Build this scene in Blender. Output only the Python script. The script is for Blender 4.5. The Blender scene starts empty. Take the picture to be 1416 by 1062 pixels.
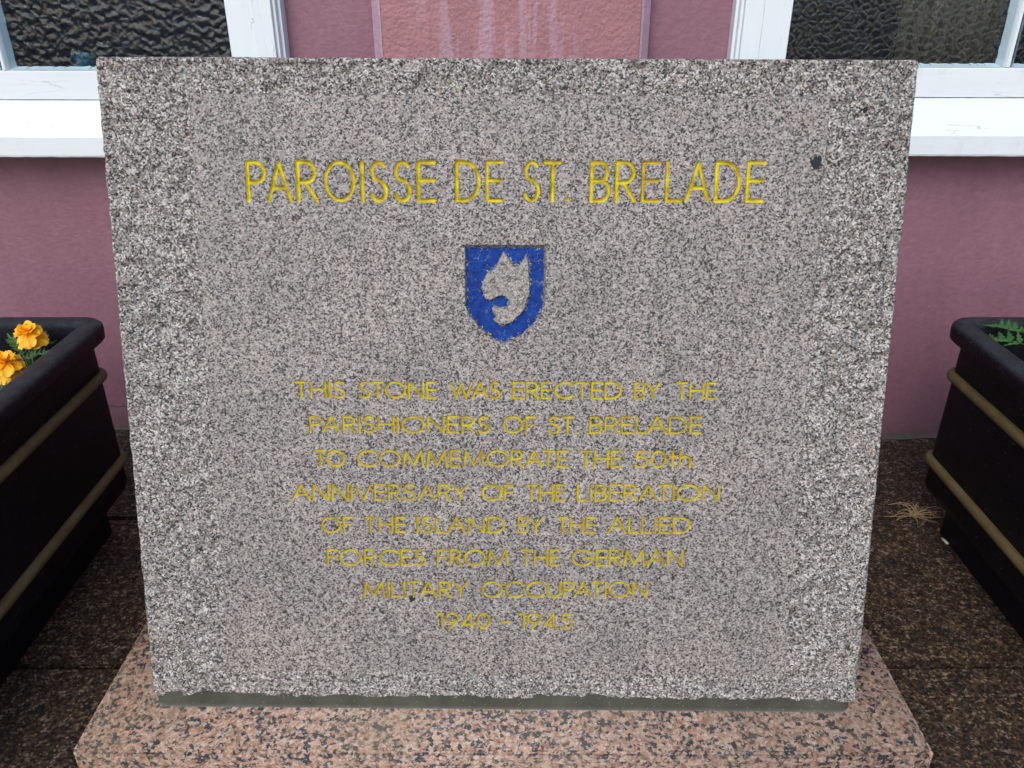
import bpy, math, random
import numpy as np
from mathutils import Vector, Matrix
random.seed(7); rng = np.random.default_rng(7)
S = bpy.context.scene
COL = S.collection
# ------------------------------------------------------------------ camera, sky, light
TH = math.atan(559/1120)
cam = bpy.data.objects.new('camera', bpy.data.cameras.new('camera')); COL.objects.link(cam)
cam.location = (0, 0, 1.4); cam.rotation_euler = (math.pi/2-TH, 0, 0)
cam.data.sensor_width = 36; cam.data.lens = 1120/1416*36; cam.data.clip_end = 2000; cam.data.clip_start = .02
S.camera = cam
W = bpy.data.worlds.new('World'); S.world = W; W.use_nodes = True
SUN_EL, SUN_AZ = math.radians(41), math.radians(198)      # azimuth clockwise from +Y
sky = W.node_tree.nodes.new('ShaderNodeTexSky'); sky.sky_type = 'NISHITA'; sky.sun_disc = False
sky.sun_elevation = SUN_EL; sky.sun_rotation = SUN_AZ; sky.air_density = 1.0; sky.dust_density = 2.2; sky.ozone_density = 1.6
bg = W.node_tree.nodes['Background']; bg.inputs[1].default_value = .15
W.node_tree.links.new(sky.outputs[0], bg.inputs[0])
sl = bpy.data.lights.new('sun', 'SUN'); sl.energy = 1.0; sl.angle = math.radians(42); sl.color = (1, .975, .94)
so = bpy.data.objects.new('sun', sl); COL.objects.link(so)
sd = Vector((math.sin(SUN_AZ)*math.cos(SUN_EL), math.cos(SUN_AZ)*math.cos(SUN_EL), math.sin(SUN_EL)))
so.rotation_euler = sd.to_track_quat('Z', 'Y').to_euler(); so.location = sd*20
S.view_settings.view_transform = 'Standard'; S.view_settings.look = 'None'
S.view_settings.gamma = 1; S.view_settings.use_curve_mapping = False
S.view_settings.exposure = .34
S.render.engine = 'CYCLES'

# ------------------------------------------------------------------ node helpers
class NT:
    def __init__(s, name):
        s.m = bpy.data.materials.new(name); s.m.use_nodes = True
        s.n = s.m.node_tree.nodes; s.l = s.m.node_tree.links
        s.b = s.n['Principled BSDF']
        s.tc = s.n.new('ShaderNodeTexCoord').outputs['Object']
    def put(s, sock, v):
        if isinstance(v, bpy.types.NodeSocket): s.l.new(v, sock)
        elif v is not None: sock.default_value = v if not (isinstance(v, tuple) and len(v) == 3 and len(getattr(sock, 'default_value', (0,0,0))) == 4) else (*v, 1)
    def set(s, **k):
        for a, v in k.items(): s.put(s.b.inputs[a.replace('_', ' ')], v)
        return s.m
    def mapping(s, v, scale=(1,1,1), loc=(0,0,0)):
        n = s.n.new('ShaderNodeMapping'); s.l.new(v, n.inputs[0]); s.put(n.inputs['Scale'], scale); s.put(n.inputs['Location'], loc); return n.outputs[0]
    def noise(s, v, scale, detail=3, rough=.55, out=0):
        n = s.n.new('ShaderNodeTexNoise'); s.l.new(v, n.inputs['Vector']); n.inputs['Scale'].default_value = scale
        n.inputs['Detail'].default_value = detail; n.inputs['Roughness'].default_value = rough; return n.outputs[out]
    def voro(s, v, scale, feature='F1', out='Color', rnd=1):
        n = s.n.new('ShaderNodeTexVoronoi'); n.feature = feature; s.l.new(v, n.inputs['Vector']); n.inputs['Scale'].default_value = scale
        n.inputs['Randomness'].default_value = rnd
        return n.outputs[out]
    def ramp(s, v, stops, mode='LINEAR'):
        n = s.n.new('ShaderNodeValToRGB'); n.color_ramp.interpolation = mode; e = n.color_ramp.elements
        while len(e) < len(stops): e.new(.5)
        for el, (p, c) in zip(e, stops):
            el.position = p; el.color = (c, c, c, 1) if not isinstance(c, tuple) else (*c, 1)
        s.l.new(v, n.inputs[0]); return n.outputs[0]
    def mix(s, f, a, b, mode='MIX'):
        n = s.n.new('ShaderNodeMix'); n.data_type = 'RGBA'; n.blend_type = mode
        s.put(n.inputs[0], f); s.put(n.inputs[6], a); s.put(n.inputs[7], b); return n.outputs[2]
    def math(s, op, a, b=None, clamp=False):
        n = s.n.new('ShaderNodeMath'); n.operation = op; n.use_clamp = clamp; s.put(n.inputs[0], a)
        if b is not None: s.put(n.inputs[1], b)
        return n.outputs[0]
    def vadd(s, a, b, k=1.0):
        m = s.n.new('ShaderNodeVectorMath'); m.operation = 'SCALE'; s.l.new(b, m.inputs[0]); m.inputs['Scale'].default_value = k
        n = s.n.new('ShaderNodeVectorMath'); n.operation = 'ADD'; s.l.new(a, n.inputs[0]); s.l.new(m.outputs[0], n.inputs[1]); return n.outputs[0]
    def vdist(s, a, p):
        n = s.n.new('ShaderNodeVectorMath'); n.operation = 'DISTANCE'; s.l.new(a, n.inputs[0]); n.inputs[1].default_value = p; return n.outputs['Value']
    def sep(s, v):
        n = s.n.new('ShaderNodeSeparateXYZ'); s.l.new(v, n.inputs[0]); return n.outputs
    def bump(s, h, strength, dist, prev=None):
        n = s.n.new('ShaderNodeBump'); n.inputs['Strength'].default_value = strength; n.inputs['Distance'].default_value = dist
        s.l.new(h, n.inputs['Height'])
        if prev is not None: s.l.new(prev, n.inputs['Normal'])
        return n.outputs[0]
    def attr(s, name):
        n = s.n.new('ShaderNodeAttribute'); n.attribute_name = name; return n.outputs['Fac']
    def rand(s): return s.n.new('ShaderNodeObjectInfo').outputs['Random']

def granite_grey(name, rough_face, bruise=0):
    t = NT(name); v = t.tc
    vv = t.vadd(v, t.noise(v, 620, 2, .6, 1), .0024)
    c1 = t.sep(t.voro(vv, 370 if rough_face else 410))
    cl = t.noise(v, 95, 2)
    q = t.math('ADD', c1[0], t.math('MULTIPLY', t.math('SUBTRACT', cl, .5), .85))
    if rough_face:
        st = [(0, (.014,.015,.016)), (.17, (.042,.042,.042)), (.32, (.125,.120,.113)), (.50, (.235,.222,.207)), (.74, (.38,.362,.34)), (.96, (.64,.62,.595))]
    else:
        st = [(0, (.016,.017,.020)), (.18, (.042,.043,.047)), (.31, (.130,.124,.120)), (.45, (.238,.219,.204)), (.74, (.320,.296,.275)), (.97, (.46,.44,.42))]
    col = t.ramp(q, st)
    pk = t.ramp(c1[1], [(.80, 0.), (.9, 1.)])
    col = t.mix(t.math('MULTIPLY', pk, .45), col, (.36, .27, .23))
    fine = t.noise(v, 1400, 2, .7)
    col = t.mix(.5, col, t.ramp(fine, [(.3, .25), (.7, .8)]), 'OVERLAY')
    # broad tone drift of the stone and rusty patches
    big = t.noise(v, 5.5, 4)
    col = t.mix(.35 if rough_face else .55, col, t.ramp(big, [(.3, (.36,.37,.38)), (.5, (.5,.49,.48)), (.7, (.60,.57,.55))]), 'OVERLAY')
    rust = t.ramp(t.noise(t.mapping(v, loc=(3, 1, 9)), 16, 5, .65), [(.62, 0.), (.74, 1.)])
    col = t.mix(t.math('MULTIPLY', rust, .35 if rough_face else .12), col, (.30, .19, .12), 'MULTIPLY' if 0 else 'MIX')
    run = t.noise(t.mapping(v, (1, 1, .16), (2, 0, 5)), 34, 4, .6)
    col = t.mix(.20 if rough_face else .45, col, t.ramp(run, [(.3, (.36,.37,.38)), (.55, (.5,.5,.5)), (.75, (.58,.57,.56))]), 'OVERLAY')
    # dark mineral knots
    vk = t.vadd(v, t.noise(v, 95, 3, .7, 1), .022)
    for p, r in (((.5296,0,1.039), .0105), ((.603,-.003,1.1215), .009), ((-.1745,0,.231), .0055), ((.556,-.003,1.012), .006), ((.405,0,1.128), .0035), ((-.27,0,1.118),.003)):
        d = t.math('LESS_THAN', t.vdist(vk, (p[0]+.011, p[1]+.011, p[2]+.011)), r)
        col = t.mix(t.math('MULTIPLY', d, 1.), col, (.004, .007, .012))
    if bruise: col = t.mix(bruise, col, (.46,.44,.40))
    # pale green lichen flecks
    if rough_face:
        lg = t.ramp(t.noise(t.mapping(v, loc=(7, 7, 7)), 60, 1), [(.735, 0.), (.76, 1.)])
        col = t.mix(t.math('MULTIPLY', lg, .45), col, (.40, .50, .46))
    h = t.math('ADD', c1[2], t.noise(v, 700, 3))
    nb = t.bump(h, .7 if rough_face else .5, .0012 if rough_face else .0006)
    if rough_face: nb = t.bump(t.noise(v, 150, 4, .65), .8, .0034, nb)
    return t.set(Base_Color=col, Roughness=.72 if rough_face else .6, Normal=nb)

M = {}
M['granite'] = granite_grey('grey_granite_honed', False)
M['granite_rough'] = granite_grey('grey_granite_pitched', True)
M['granite_cut'] = granite_grey('grey_granite_punched', False, .22)

def pink_granite(name, dirty):
    t = NT(name); v = t.tc
    if dirty:
        cmb = t.n.new('ShaderNodeCombineXYZ'); r = t.math('MULTIPLY', t.rand(), 37.); 
        t.l.new(r, cmb.inputs[0]); t.l.new(r, cmb.inputs[1]); v = t.vadd(v, cmb.outputs[0])
    vv = t.vadd(v, t.noise(v, 260 if dirty else 170, 3, .6, 1), .0055 if dirty else .009)
    c1 = t.sep(t.voro(vv, 200 if dirty else 145)); c2 = t.sep(t.voro(vv, 290))
    cl = t.noise(v, 42, 2)
    q = t.math('ADD', c1[0], t.math('MULTIPLY', t.math('SUBTRACT', cl, .5), 1.1))
    if dirty:
        st = [(0, (.006,.005,.004)), (.25, (.012,.010,.007)), (.42, (.036,.023,.012)), (.66, (.072,.045,.024)), (.88, (.135,.092,.055)), (.98, (.27,.21,.15))]
    else:
        st = [(0, (.022,.025,.030)), (.23, (.045,.047,.05)), (.31, (.12,.10,.09)), (.38, (.28,.158,.105)), (.6, (.36,.210,.138)), (.85, (.46,.325,.245))]
    col = t.ramp(q, st)
    col = t.mix(.65, col, t.ramp(c2[0], [(.1, .32), (.6, .55), (.95, .68)]), 'OVERLAY')
    wt = t.ramp(c2[1], [(.84, 0.), (.9, 1.)])
    col = t.mix(t.math('MULTIPLY', wt, .5 if not dirty else .30), col, (.62,.58,.54) if not dirty else (.13,.10,.08))
    if not dirty:
        stn = t.ramp(t.noise(v, 6, 4, .6), [(.45, 0.), (.7, 1.)])
        col = t.mix(t.math('MULTIPLY', stn, .35), col, (.25,.19,.12))
    else:
        col = t.mix(.8, col, t.ramp(t.noise(v, 7, 5, .65), [(.3, .25), (.7, .62)]), 'OVERLAY')
        chip = t.ramp(t.voro(t.vadd(v, t.noise(v, 60, 2, .5, 1), .03), 26, 'F1', 'Distance'), [(.0, 1.), (.07, 1.), (.085, 0.)])
        pick = t.ramp(t.sep(t.voro(t.vadd(v, t.noise(v, 60, 2, .5, 1), .03), 26))[1], [(.80, 0.), (.81, 1.)])
        col = t.mix(t.math('MULTIPLY', t.math('MULTIPLY', chip, pick), .55), col, (.35,.37,.36))
    if dirty: col = t.mix(.6, col, t.ramp(t.rand(), [(0., (.40,.39,.38)), (1., (.60,.58,.56))]), 'OVERLAY')
    nb = t.bump(t.math('ADD', c2[2], t.noise(v, 500, 3)), .6, .0015 if not dirty else .003)
    if dirty: nb = t.bump(t.noise(v, 110, 4, .6), .8, .006, nb)
    return t.set(Base_Color=col, Roughness=.55 if not dirty else .7, Specular_IOR_Level=.5 if not dirty else .35, Normal=nb)
M['pink'] = pink_granite('pink_granite', False)
M['paving'] = pink_granite('worn_paving_granite', True)

def m_letter():
    t = NT('yellow_letter_paint'); v = t.tc
    a = t.ramp(t.noise(v, 60, 3), [(.35, (.38,.29,.005)), (.5, (.58,.48,.006)), (.68, (.72,.62,.02))])
    streak = t.noise(t.mapping(v, (1, 1, .22)), 900, 3, .65)
    a = t.mix(t.ramp(streak, [(.60, 0.), (.70, .8)]), a, (.92,.83,.28))
    a = t.mix(t.ramp(streak, [(.30, .8), (.40, 0.)]), a, (.22,.15,.02))
    oc = t.ramp(t.noise(t.mapping(v, loc=(4,4,4)), 14, 2), [(.52, 0.), (.68, .5)])
    a = t.mix(oc, a, (.50,.30,.035))
    wear = t.ramp(t.noise(t.mapping(v, loc=(1,5,2)), 330, 3, .6), [(.62, 0.), (.70, .85)])
    a = t.mix(wear, a, (.17,.14,.11))
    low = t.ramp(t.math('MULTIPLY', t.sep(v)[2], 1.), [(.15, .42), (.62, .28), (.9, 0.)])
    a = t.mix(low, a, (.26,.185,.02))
    return t.set(Base_Color=a, Roughness=.5, Specular_IOR_Level=.25, Normal=t.bump(t.noise(v, 900, 2), .5, .0006))
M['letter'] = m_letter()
def m_blue():
    t = NT('blue_shield_paint'); v = t.tc
    col = t.ramp(t.noise(v, 70, 3), [(.3, (.001,.020,.16)), (.7, (.002,.050,.30))])
    vv = t.vadd(v, t.noise(v, 90, 2, .6, 1), .02)
    e = t.attr('edge')                                   # 1 at the rim of the painted field
    thr = t.math('SUBTRACT', .645, t.math('MULTIPLY', e, .15))
    n = t.noise(vv, 300, 2, .6)
    ln = t.math('ABSOLUTE', t.math('SUBTRACT', t.noise(t.mapping(v, loc=(6,6,6)), 130, 2, .5), .5))
    f = t.math('LESS_THAN', ln, t.math('ADD', .004, t.math('MULTIPLY', e, .022)))
    f = t.math('MULTIPLY', f, t.math('GREATER_THAN', t.noise(v, 75, 2), t.math('SUBTRACT', .555, t.math('MULTIPLY', e, .12))))
    col = t.mix(t.math('MULTIPLY', f, .9), col, (.50,.50,.08))
    g = t.math('GREATER_THAN', t.noise(t.mapping(v, loc=(2,2,2)), 420, 2), .76)
    col = t.mix(g, col, (.45,.38,.28))
    col = t.mix(t.math('MULTIPLY', t.math('GREATER_THAN', t.noise(vv, 210, 3), .70), .7), col, (.08,.11,.12))
    return t.set(Base_Color=col, Roughness=.55, Specular_IOR_Level=.18, Normal=t.bump(t.noise(v, 350, 3), .7, .001))
M['blue'] = m_blue()
def m_mortar():
    t = NT('grey_mortar'); v = t.tc
    col = t.ramp(t.noise(v, 14, 5, .6), [(.3, (.040,.041,.027)), (.7, (.082,.082,.060))])
    sp = t.ramp(t.voro(v, 230, 'F1', 'Distance'), [(0., 1.), (.10, 1.), (.14, 0.)])
    pk = t.ramp(t.sep(t.voro(v, 230))[0], [(.72, 0.), (.74, 1.)])
    col = t.mix(t.math('MULTIPLY', sp, pk), col, (.62,.60,.55))
    lip = t.ramp(t.math('ADD', t.sep(v)[2], t.math('MULTIPLY', t.noise(v, 40, 3), .002)), [(.0028, .7), (.0042, 0.)])
    col = t.mix(lip, col, (.21,.25,.26))
    return t.set(Base_Color=col, Roughness=.75, Specular_IOR_Level=.25, Normal=t.bump(t.noise(v, 260, 4), .6, .002))
M['mortar'] = m_mortar()
def m_wall(name, base, dark, lump, streaks=False, dirt=None):
    t = NT(name); v = t.tc
    col = t.mix(t.noise(v, 3.2, 5, .6), dark, base)
    col = t.mix(.40, col, t.ramp(t.noise(v, 42, 5, .65), [(.3, .36), (.7, .62)]), 'OVERLAY')
    col = t.mix(.35, col, t.ramp(t.noise(t.mapping(v, (1, 1, .25)), 7, 5, .6), [(.3, .38), (.7, .60)]), 'OVERLAY')
    if streaks:
        sv = t.vadd(t.mapping(v, (1, 1, .07)), t.noise(v, 14, 3, .5, 1), .012)
        x = t.sep(v)[0]
        win = t.math('MULTIPLY', t.ramp(t.math('ADD', x, .5), [(.20, 0.), (.34, 1.), (.58, .9), (.74, 0.)]), 1.)
        s_ = t.ramp(t.noise(sv, 26, 4, .6), [(.47, 0.), (.55, 1.)])
        col = t.mix(t.math('MULTIPLY', t.math('MULTIPLY', s_, win), .55), col, (.46,.32,.40))
    spk = t.ramp(t.voro(v, 22, 'F1', 'Distance'), [(.0, 1.), (.028, 1.), (.036, 0.)])
    pk = t.ramp(t.sep(t.voro(v, 22))[0], [(.72, 0.), (.74, 1.)])
    col = t.mix(t.math('MULTIPLY', t.math('MULTIPLY', spk, pk), .45), col, (.50,.42,.44))
    if dirt:
        z = t.sep(v)[2]
        k = t.ramp(t.math('ADD', z, t.math('MULTIPLY', t.noise(v, 9, 4), .12)), [(.05, .75), (.15, 0.)])
        col = t.mix(k, col, (.165,.085,.092))
        ck = t.vadd(v, t.noise(v, 18, 4, .6, 1), .03)
        zc = t.math('ABSOLUTE', t.math('SUBTRACT', t.sep(ck)[2], .098))
        cm = t.math('MULTIPLY', t.math('LESS_THAN', zc, .0011), t.math('LESS_THAN', x_ := t.sep(v)[0], -.86))
        col = t.mix(cm, col, (.03,.018,.018))
    nb = t.bump(t.noise(v, 210, 4, .6), .55, .0016)
    nb = t.bump(t.noise(v, lump[0], 3, .5), .8, lump[1], nb)
    return t.set(Base_Color=col, Roughness=.55, Normal=nb)
M['wall'] = m_wall('pink_render_wall', (.275,.135,.182), (.225,.106,.138), (70, .0028), dirt=True)
M['pilaster'] = m_wall('salmon_render_pilaster', (.385,.185,.205), (.33,.150,.170), (95, .0050), streaks=True)
M['chamfer'] = m_wall('skylit_mauve_render_edge', (.44,.30,.37), (.38,.25,.32), (140, .003))  # paler mauve puts the side sky light on the chamfers into the colour
def m_white(name='white_gloss_paint', blue=False):
    t = NT(name); v = t.tc
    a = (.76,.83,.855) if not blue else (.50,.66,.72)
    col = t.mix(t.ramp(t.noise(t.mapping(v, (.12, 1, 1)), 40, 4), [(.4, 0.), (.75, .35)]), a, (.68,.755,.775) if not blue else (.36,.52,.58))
    gr = t.ramp(t.noise(t.mapping(v, (1, 1, .35)), 16, 5, .7), [(.55, 0.), (.72, .30)])
    col = t.mix(gr, col, (.50,.50,.46))
    cr = t.vadd(t.mapping(v, (.10, 1, 1)), t.noise(v, 60, 3, .5, 1), .004)
    c = t.ramp(t.voro(cr, 34, 'DISTANCE_TO_EDGE', 'Distance'), [(0., 1.), (.008, 1.), (.016, 0.)])
    pk = t.ramp(t.noise(v, 9, 3), [(.56, 0.), (.64, 1.)])
    col = t.mix(t.math('MULTIPLY', t.math('MULTIPLY', c, pk), .6), col, (.42,.38,.33))
    return t.set(Base_Color=col, Roughness=.38, Normal=t.bump(t.noise(t.mapping(v, (.15, 1, 1)), 130, 3), .35, .0015))
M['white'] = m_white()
def m_white_v():
    t = NT('white_gloss_paint_upright'); v = t.tc
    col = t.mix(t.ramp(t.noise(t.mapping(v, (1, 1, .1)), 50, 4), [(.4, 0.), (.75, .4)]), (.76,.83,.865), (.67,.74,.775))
    cr = t.vadd(t.mapping(v, (1, 1, .10)), t.noise(v, 60, 3, .5, 1), .004)
    c = t.ramp(t.voro(cr, 40, 'DISTANCE_TO_EDGE', 'Distance'), [(0., 1.), (.008, 1.), (.016, 0.)])
    pk = t.ramp(t.noise(v, 9, 3), [(.56, 0.), (.64, 1.)])
    col = t.mix(t.math('MULTIPLY', t.math('MULTIPLY', c, pk), .6), col, (.42,.38,.33))
    return t.set(Base_Color=col, Roughness=.38, Normal=t.bump(t.noise(t.mapping(v, (1, 1, .15)), 130, 3), .35, .0015))
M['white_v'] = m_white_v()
M['putty'] = m_white('weathered_putty', True)
def m_glass(name, scale, dist, feature, tint):
    t = NT(name); v = t.vadd(t.tc, t.noise(t.tc, 30, 2, .5, 1), .022)
    h = t.voro(v, scale, feature, 'Distance')
    if feature == 'DISTANCE_TO_EDGE': h = t.ramp(h, [(0., 0.), (.22, .85), (.5, 1.)])
    h = t.math('ADD', h, t.math('MULTIPLY', t.noise(v, scale*1.1, 1), .5))
    return t.set(Base_Color=tint, Roughness=.07, Transmission_Weight=1., IOR=1.48, Normal=t.bump(h, 1., dist))
M['glass_l'] = m_glass('crinkled_obscured_glass', 62, .0022, 'SMOOTH_F1', (.62,.76,.95))
M['glass_r'] = m_glass('hammered_obscured_glass', 54, .00046, 'DISTANCE_TO_EDGE', (.84,.88,.90))
def flat(name, c, r=.6, bumpk=None, var=.25):
    t = NT(name); v = t.tc
    col = t.mix(t.noise(v, 30, 4), tuple(x*(1-var) for x in c), tuple(x*(1+var) for x in c))
    return t.set(Base_Color=col, Roughness=r, Normal=t.bump(t.noise(v, 260, 3), .5, bumpk) if bumpk else None)
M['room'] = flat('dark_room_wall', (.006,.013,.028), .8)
M['curtain'] = flat('brown_blind_cloth', (.22,.20,.16), .8)
M['teal'] = flat('teal_glazed_jar', (.0,.14,.15), .4)
M['roof'] = flat('dark_slate', (.06,.065,.075), .6, .002)
M['soil'] = flat('potting_soil', (.014,.010,.008), .9, .01)
def m_plastic():
    t = NT('black_planter_plastic'); v = t.tc
    dust_sheen = t.ramp(t.noise(v, 35, 5, .7), [(.30, .15), (.70, 1.)])
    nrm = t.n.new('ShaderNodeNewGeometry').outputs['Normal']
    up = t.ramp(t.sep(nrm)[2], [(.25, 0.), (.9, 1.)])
    col = t.mix(t.math('MULTIPLY', t.math('MULTIPLY', dust_sheen, up), .5), (.003,.003,.006), (.075,.092,.108))  # dust plus bluish sky reflection, both painted into upward faces
    scf = t.ramp(t.noise(t.mapping(v, (1, 1, .18)), 45, 5, .7), [(.56, 0.), (.74, .35)])
    col = t.mix(scf, col, (.020,.024,.034))
    dots = t.math('MULTIPLY', t.ramp(t.voro(v, 90, 'F1', 'Distance'), [(0., 1.), (.09, 1.), (.13, 0.)]), t.ramp(t.sep(t.voro(v, 90))[0], [(.93, 0.), (.94, 1.)]))
    col = t.mix(t.math('MULTIPLY', dots, .5), col, (.35,.38,.40))
    return t.set(Base_Color=col, Roughness=.42, Specular_IOR_Level=.22, Normal=t.bump(t.noise(v, 170, 5, .7), .9, .004))
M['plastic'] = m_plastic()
def m_band():
    t = NT('faded_gold_band'); v = t.tc
    col = t.ramp(t.noise(t.mapping(v, (1, .4, 1)), 40, 4), [(.3, (.085,.064,.019)), (.55, (.122,.097,.038)), (.75, (.14,.122,.066))])
    d = t.ramp(t.noise(v, 260, 3, .7), [(.30, .9), (.40, 0.)])
    col = t.mix(d, col, (.03,.024,.015))
    return t.set(Base_Color=col, Roughness=.6, Normal=t.bump(t.noise(v, 300, 3), .7, .002))
M['band'] = m_band()
def m_petal():
    t = NT('orange_petal'); v = t.tc
    r = t.attr('along')
    col = t.ramp(r, [(0., (.88,.26,.0)), (.45, (.96,.42,.0)), (1., (.97,.52,.003))])
    t.b.inputs['Subsurface Weight'].default_value = .15
    t.b.inputs['Subsurface Radius'].default_value = (.004,.002,.001)
    return t.set(Base_Color=col, Roughness=.5, Normal=t.bump(t.noise(t.mapping(v, (1,1,1)), 500, 2), .3, .0008))
M['petal'] = m_petal()
def m_leaf():
    t = NT('green_leaf'); v = t.tc
    col = t.mix(t.noise(v, 45, 3), (.016,.070,.012), (.050,.155,.030))
    return t.set(Base_Color=col, Roughness=.5, Normal=t.bump(t.noise(v, 420, 2), .4, .001))
M['leaf'] = m_leaf()
M['stem'] = flat('green_stem', (.05,.10,.03), .5)
M['straw'] = flat('dry_straw', (.44,.34,.18), .7)
M['butt'] = flat('dirty_white_paper', (.50,.50,.47), .8)
def m_ground():
    t = NT('dark_bedding_grit'); v = t.tc
    return t.set(Base_Color=t.ramp(t.noise(v, 120, 5, .7), [(.3, (.006,.005,.004)), (.7, (.022,.018,.014))]), Roughness=.95, Specular_IOR_Level=.1, Normal=t.bump(t.noise(v, 90, 4), .8, .006))
M['ground'] = m_ground()
M['road'] = flat('grey_asphalt', (.042,.046,.052), .8, .004)

# ------------------------------------------------------------------ object helpers
def tag(o, label=None, cat=None, group=None, kind=None):
    if label: o['label'] = label
    if cat: o['category'] = cat
    if group: o['group'] = group
    if kind: o['kind'] = kind
    return o
def empty(name, loc=(0,0,0), rot=(0,0,0)):
    o = bpy.data.objects.new(name, None); COL.objects.link(o); o.location = loc; o.rotation_euler = rot; o.empty_display_size = .1; return o
def link(name, me, parent=None, mat=None, smooth=False):
    if mat is not None:
        me.materials.clear(); me.materials.append(mat)
    if smooth: me.shade_smooth()
    o = bpy.data.objects.new(name, me); COL.objects.link(o)
    if parent is not None: o.parent = parent
    return o
def mesh(name, V, F):
    me = bpy.data.meshes.new(name)
    if isinstance(V, np.ndarray):
        V = np.ascontiguousarray(V, dtype=np.float32); F = np.ascontiguousarray(F, dtype=np.int32); k = F.shape[1]
        me.vertices.add(len(V)); me.vertices.foreach_set('co', V.ravel())
        me.loops.add(F.size); me.loops.foreach_set('vertex_index', F.ravel())
        me.polygons.add(len(F)); me.polygons.foreach_set('loop_start', np.arange(0, F.size, k, dtype=np.int32))
        me.update(calc_edges=True); me.validate()
    else:
        me.from_pydata(V, [], F); me.update()
    return me
class MB:
    def __init__(s): s.v = []; s.f = []
    def box(s, x0, x1, y0, y1, z0, z1, b=0.0):
        import bmesh
        bm = bmesh.new(); bmesh.ops.create_cube(bm, size=1)
        for v in bm.verts: v.co = ((x0+x1)/2+v.co.x*(x1-x0), (y0+y1)/2+v.co.y*(y1-y0), (z0+z1)/2+v.co.z*(z1-z0))
        if b: bmesh.ops.bevel(bm, geom=bm.edges[:], offset=b, segments=2, profile=.6, affect='EDGES')
        n = len(s.v); bm.verts.index_update()
        s.v += [tuple(v.co) for v in bm.verts]; s.f += [[n+v.index for v in f.verts] for f in bm.faces]; bm.free(); return s
    def extrude_x(s, prof, x0, x1, n=1, jit=0):
        """prof: closed (y,z) polygon extruded along x"""
        m = len(prof); b = len(s.v)
        for i in range(n+1):
            x = x0+(x1-x0)*i/n
            s.v += [(x, y+random.uniform(-jit, jit), z+random.uniform(-jit, jit)) for y, z in prof]
        for i in range(n):
            for j in range(m):
                k = (j+1) % m; s.f.append([b+i*m+j, b+i*m+k, b+(i+1)*m+k, b+(i+1)*m+j])
        s.f.append([b+j for j in range(m)][::-1]); s.f.append([b+n*m+j for j in range(m)]); return s
    def extrude_z(s, prof, z0, z1):
        m = len(prof); b = len(s.v)
        s.v += [(x, y, z0) for x, y in prof]+[(x, y, z1) for x, y in prof]
        for j in range(m):
            k = (j+1) % m; s.f.append([b+j, b+k, b+m+k, b+m+j])
        s.f.append([b+j for j in range(m)][::-1]); s.f.append([b+m+j for j in range(m)]); return s
    def tube(s, pts, r0, r1=None, n=6):
        r1 = r0 if r1 is None else r1; P = [Vector(p) for p in pts]; b = len(s.v)
        for i, p in enumerate(P):
            d = (P[min(i+1, len(P)-1)]-P[max(i-1, 0)]).normalized()
            a = d.orthogonal().normalized(); c = d.cross(a); r = r0+(r1-r0)*i/(len(P)-1)
            s.v += [tuple(p+(a*math.cos(2*math.pi*k/n)+c*math.sin(2*math.pi*k/n))*r) for k in range(n)]
        for i in range(len(P)-1):
            for k in range(n): s.f.append([b+i*n+k, b+i*n+(k+1) % n, b+(i+1)*n+(k+1) % n, b+(i+1)*n+k])
        s.f.append([b+k for k in range(n)][::-1]); s.f.append([b+(len(P)-1)*n+k for k in range(n)]); return s
    def build(s, name, mat, parent=None, smooth=False):
        import bmesh
        me = mesh(name, s.v, s.f); bm = bmesh.new(); bm.from_mesh(me); bmesh.ops.recalc_face_normals(bm, faces=bm.faces); bm.to_mesh(me); bm.free()
        return link(name, me, parent, mat, smooth)

# value noise in numpy
_T = rng.random((64, 64, 64)).astype(np.float32)*2-1
def vnoise(P, scale, off=0.):
    q = P*scale+off+17.3; i = np.floor(q).astype(int); f = q-i; f = f*f*(3-2*f); i &= 63; j = (i+1) & 63
    X0, Y0, Z0 = i.T; X1, Y1, Z1 = j.T; fx, fy, fz = f.T
    a = _T[X0,Y0,Z0]*(1-fx)+_T[X1,Y0,Z0]*fx; b = _T[X0,Y1,Z0]*(1-fx)+_T[X1,Y1,Z0]*fx
    c = _T[X0,Y0,Z1]*(1-fx)+_T[X1,Y0,Z1]*fx; d = _T[X0,Y1,Z1]*(1-fx)+_T[X1,Y1,Z1]*fx
    return (a*(1-fy)+b*fy)*(1-fz)+(c*(1-fy)+d*fy)*fz

# ------------------------------------------------------------------ ground and paving
WY = 2.442; KY0 = math.tan(math.radians(1.1))
M['strip'] = flat('gritty_grey_cement', (.10,.09,.078), .85, .004, .5)
g = link('ground', mesh('ground', [(-400,-400,-.03),(400,-400,-.03),(400,400,-.03),(-400,400,-.03)], [[0,1,2,3]]), None, M['road']); tag(g, kind='structure')
pv = MB().box(-4.6, 4.6, -3.2, 2.7, -.05, -.022).build('pavement', M['ground']); tag(pv, kind='structure')
import bmesh
def slab_mesh(sx, sy):
    bm = bmesh.new(); bmesh.ops.create_cube(bm, size=1)
    for v in bm.verts: v.co = (v.co.x*sx, v.co.y*sy, v.co.z*.05-.025)
    bmesh.ops.bevel(bm, geom=[e for e in bm.edges], offset=.004, segments=2, affect='EDGES')
    me = bpy.data.meshes.new('paving_slab'); bm.to_mesh(me); bm.free(); me.materials.append(M['paving']); return me
rows = [(1.936, 2.50), (1.370, 1.928), (.804, 1.361), (.238, .796), (-.328, .23), (-.9, -.336), (-1.5, -.908), (-2.1, -1.508), (-2.7, -2.108)]
cols = [-3.3, -2.4, -1.5, -.6, .3, .62, 1.52, 2.42, 3.32]
mcache = {}
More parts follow.
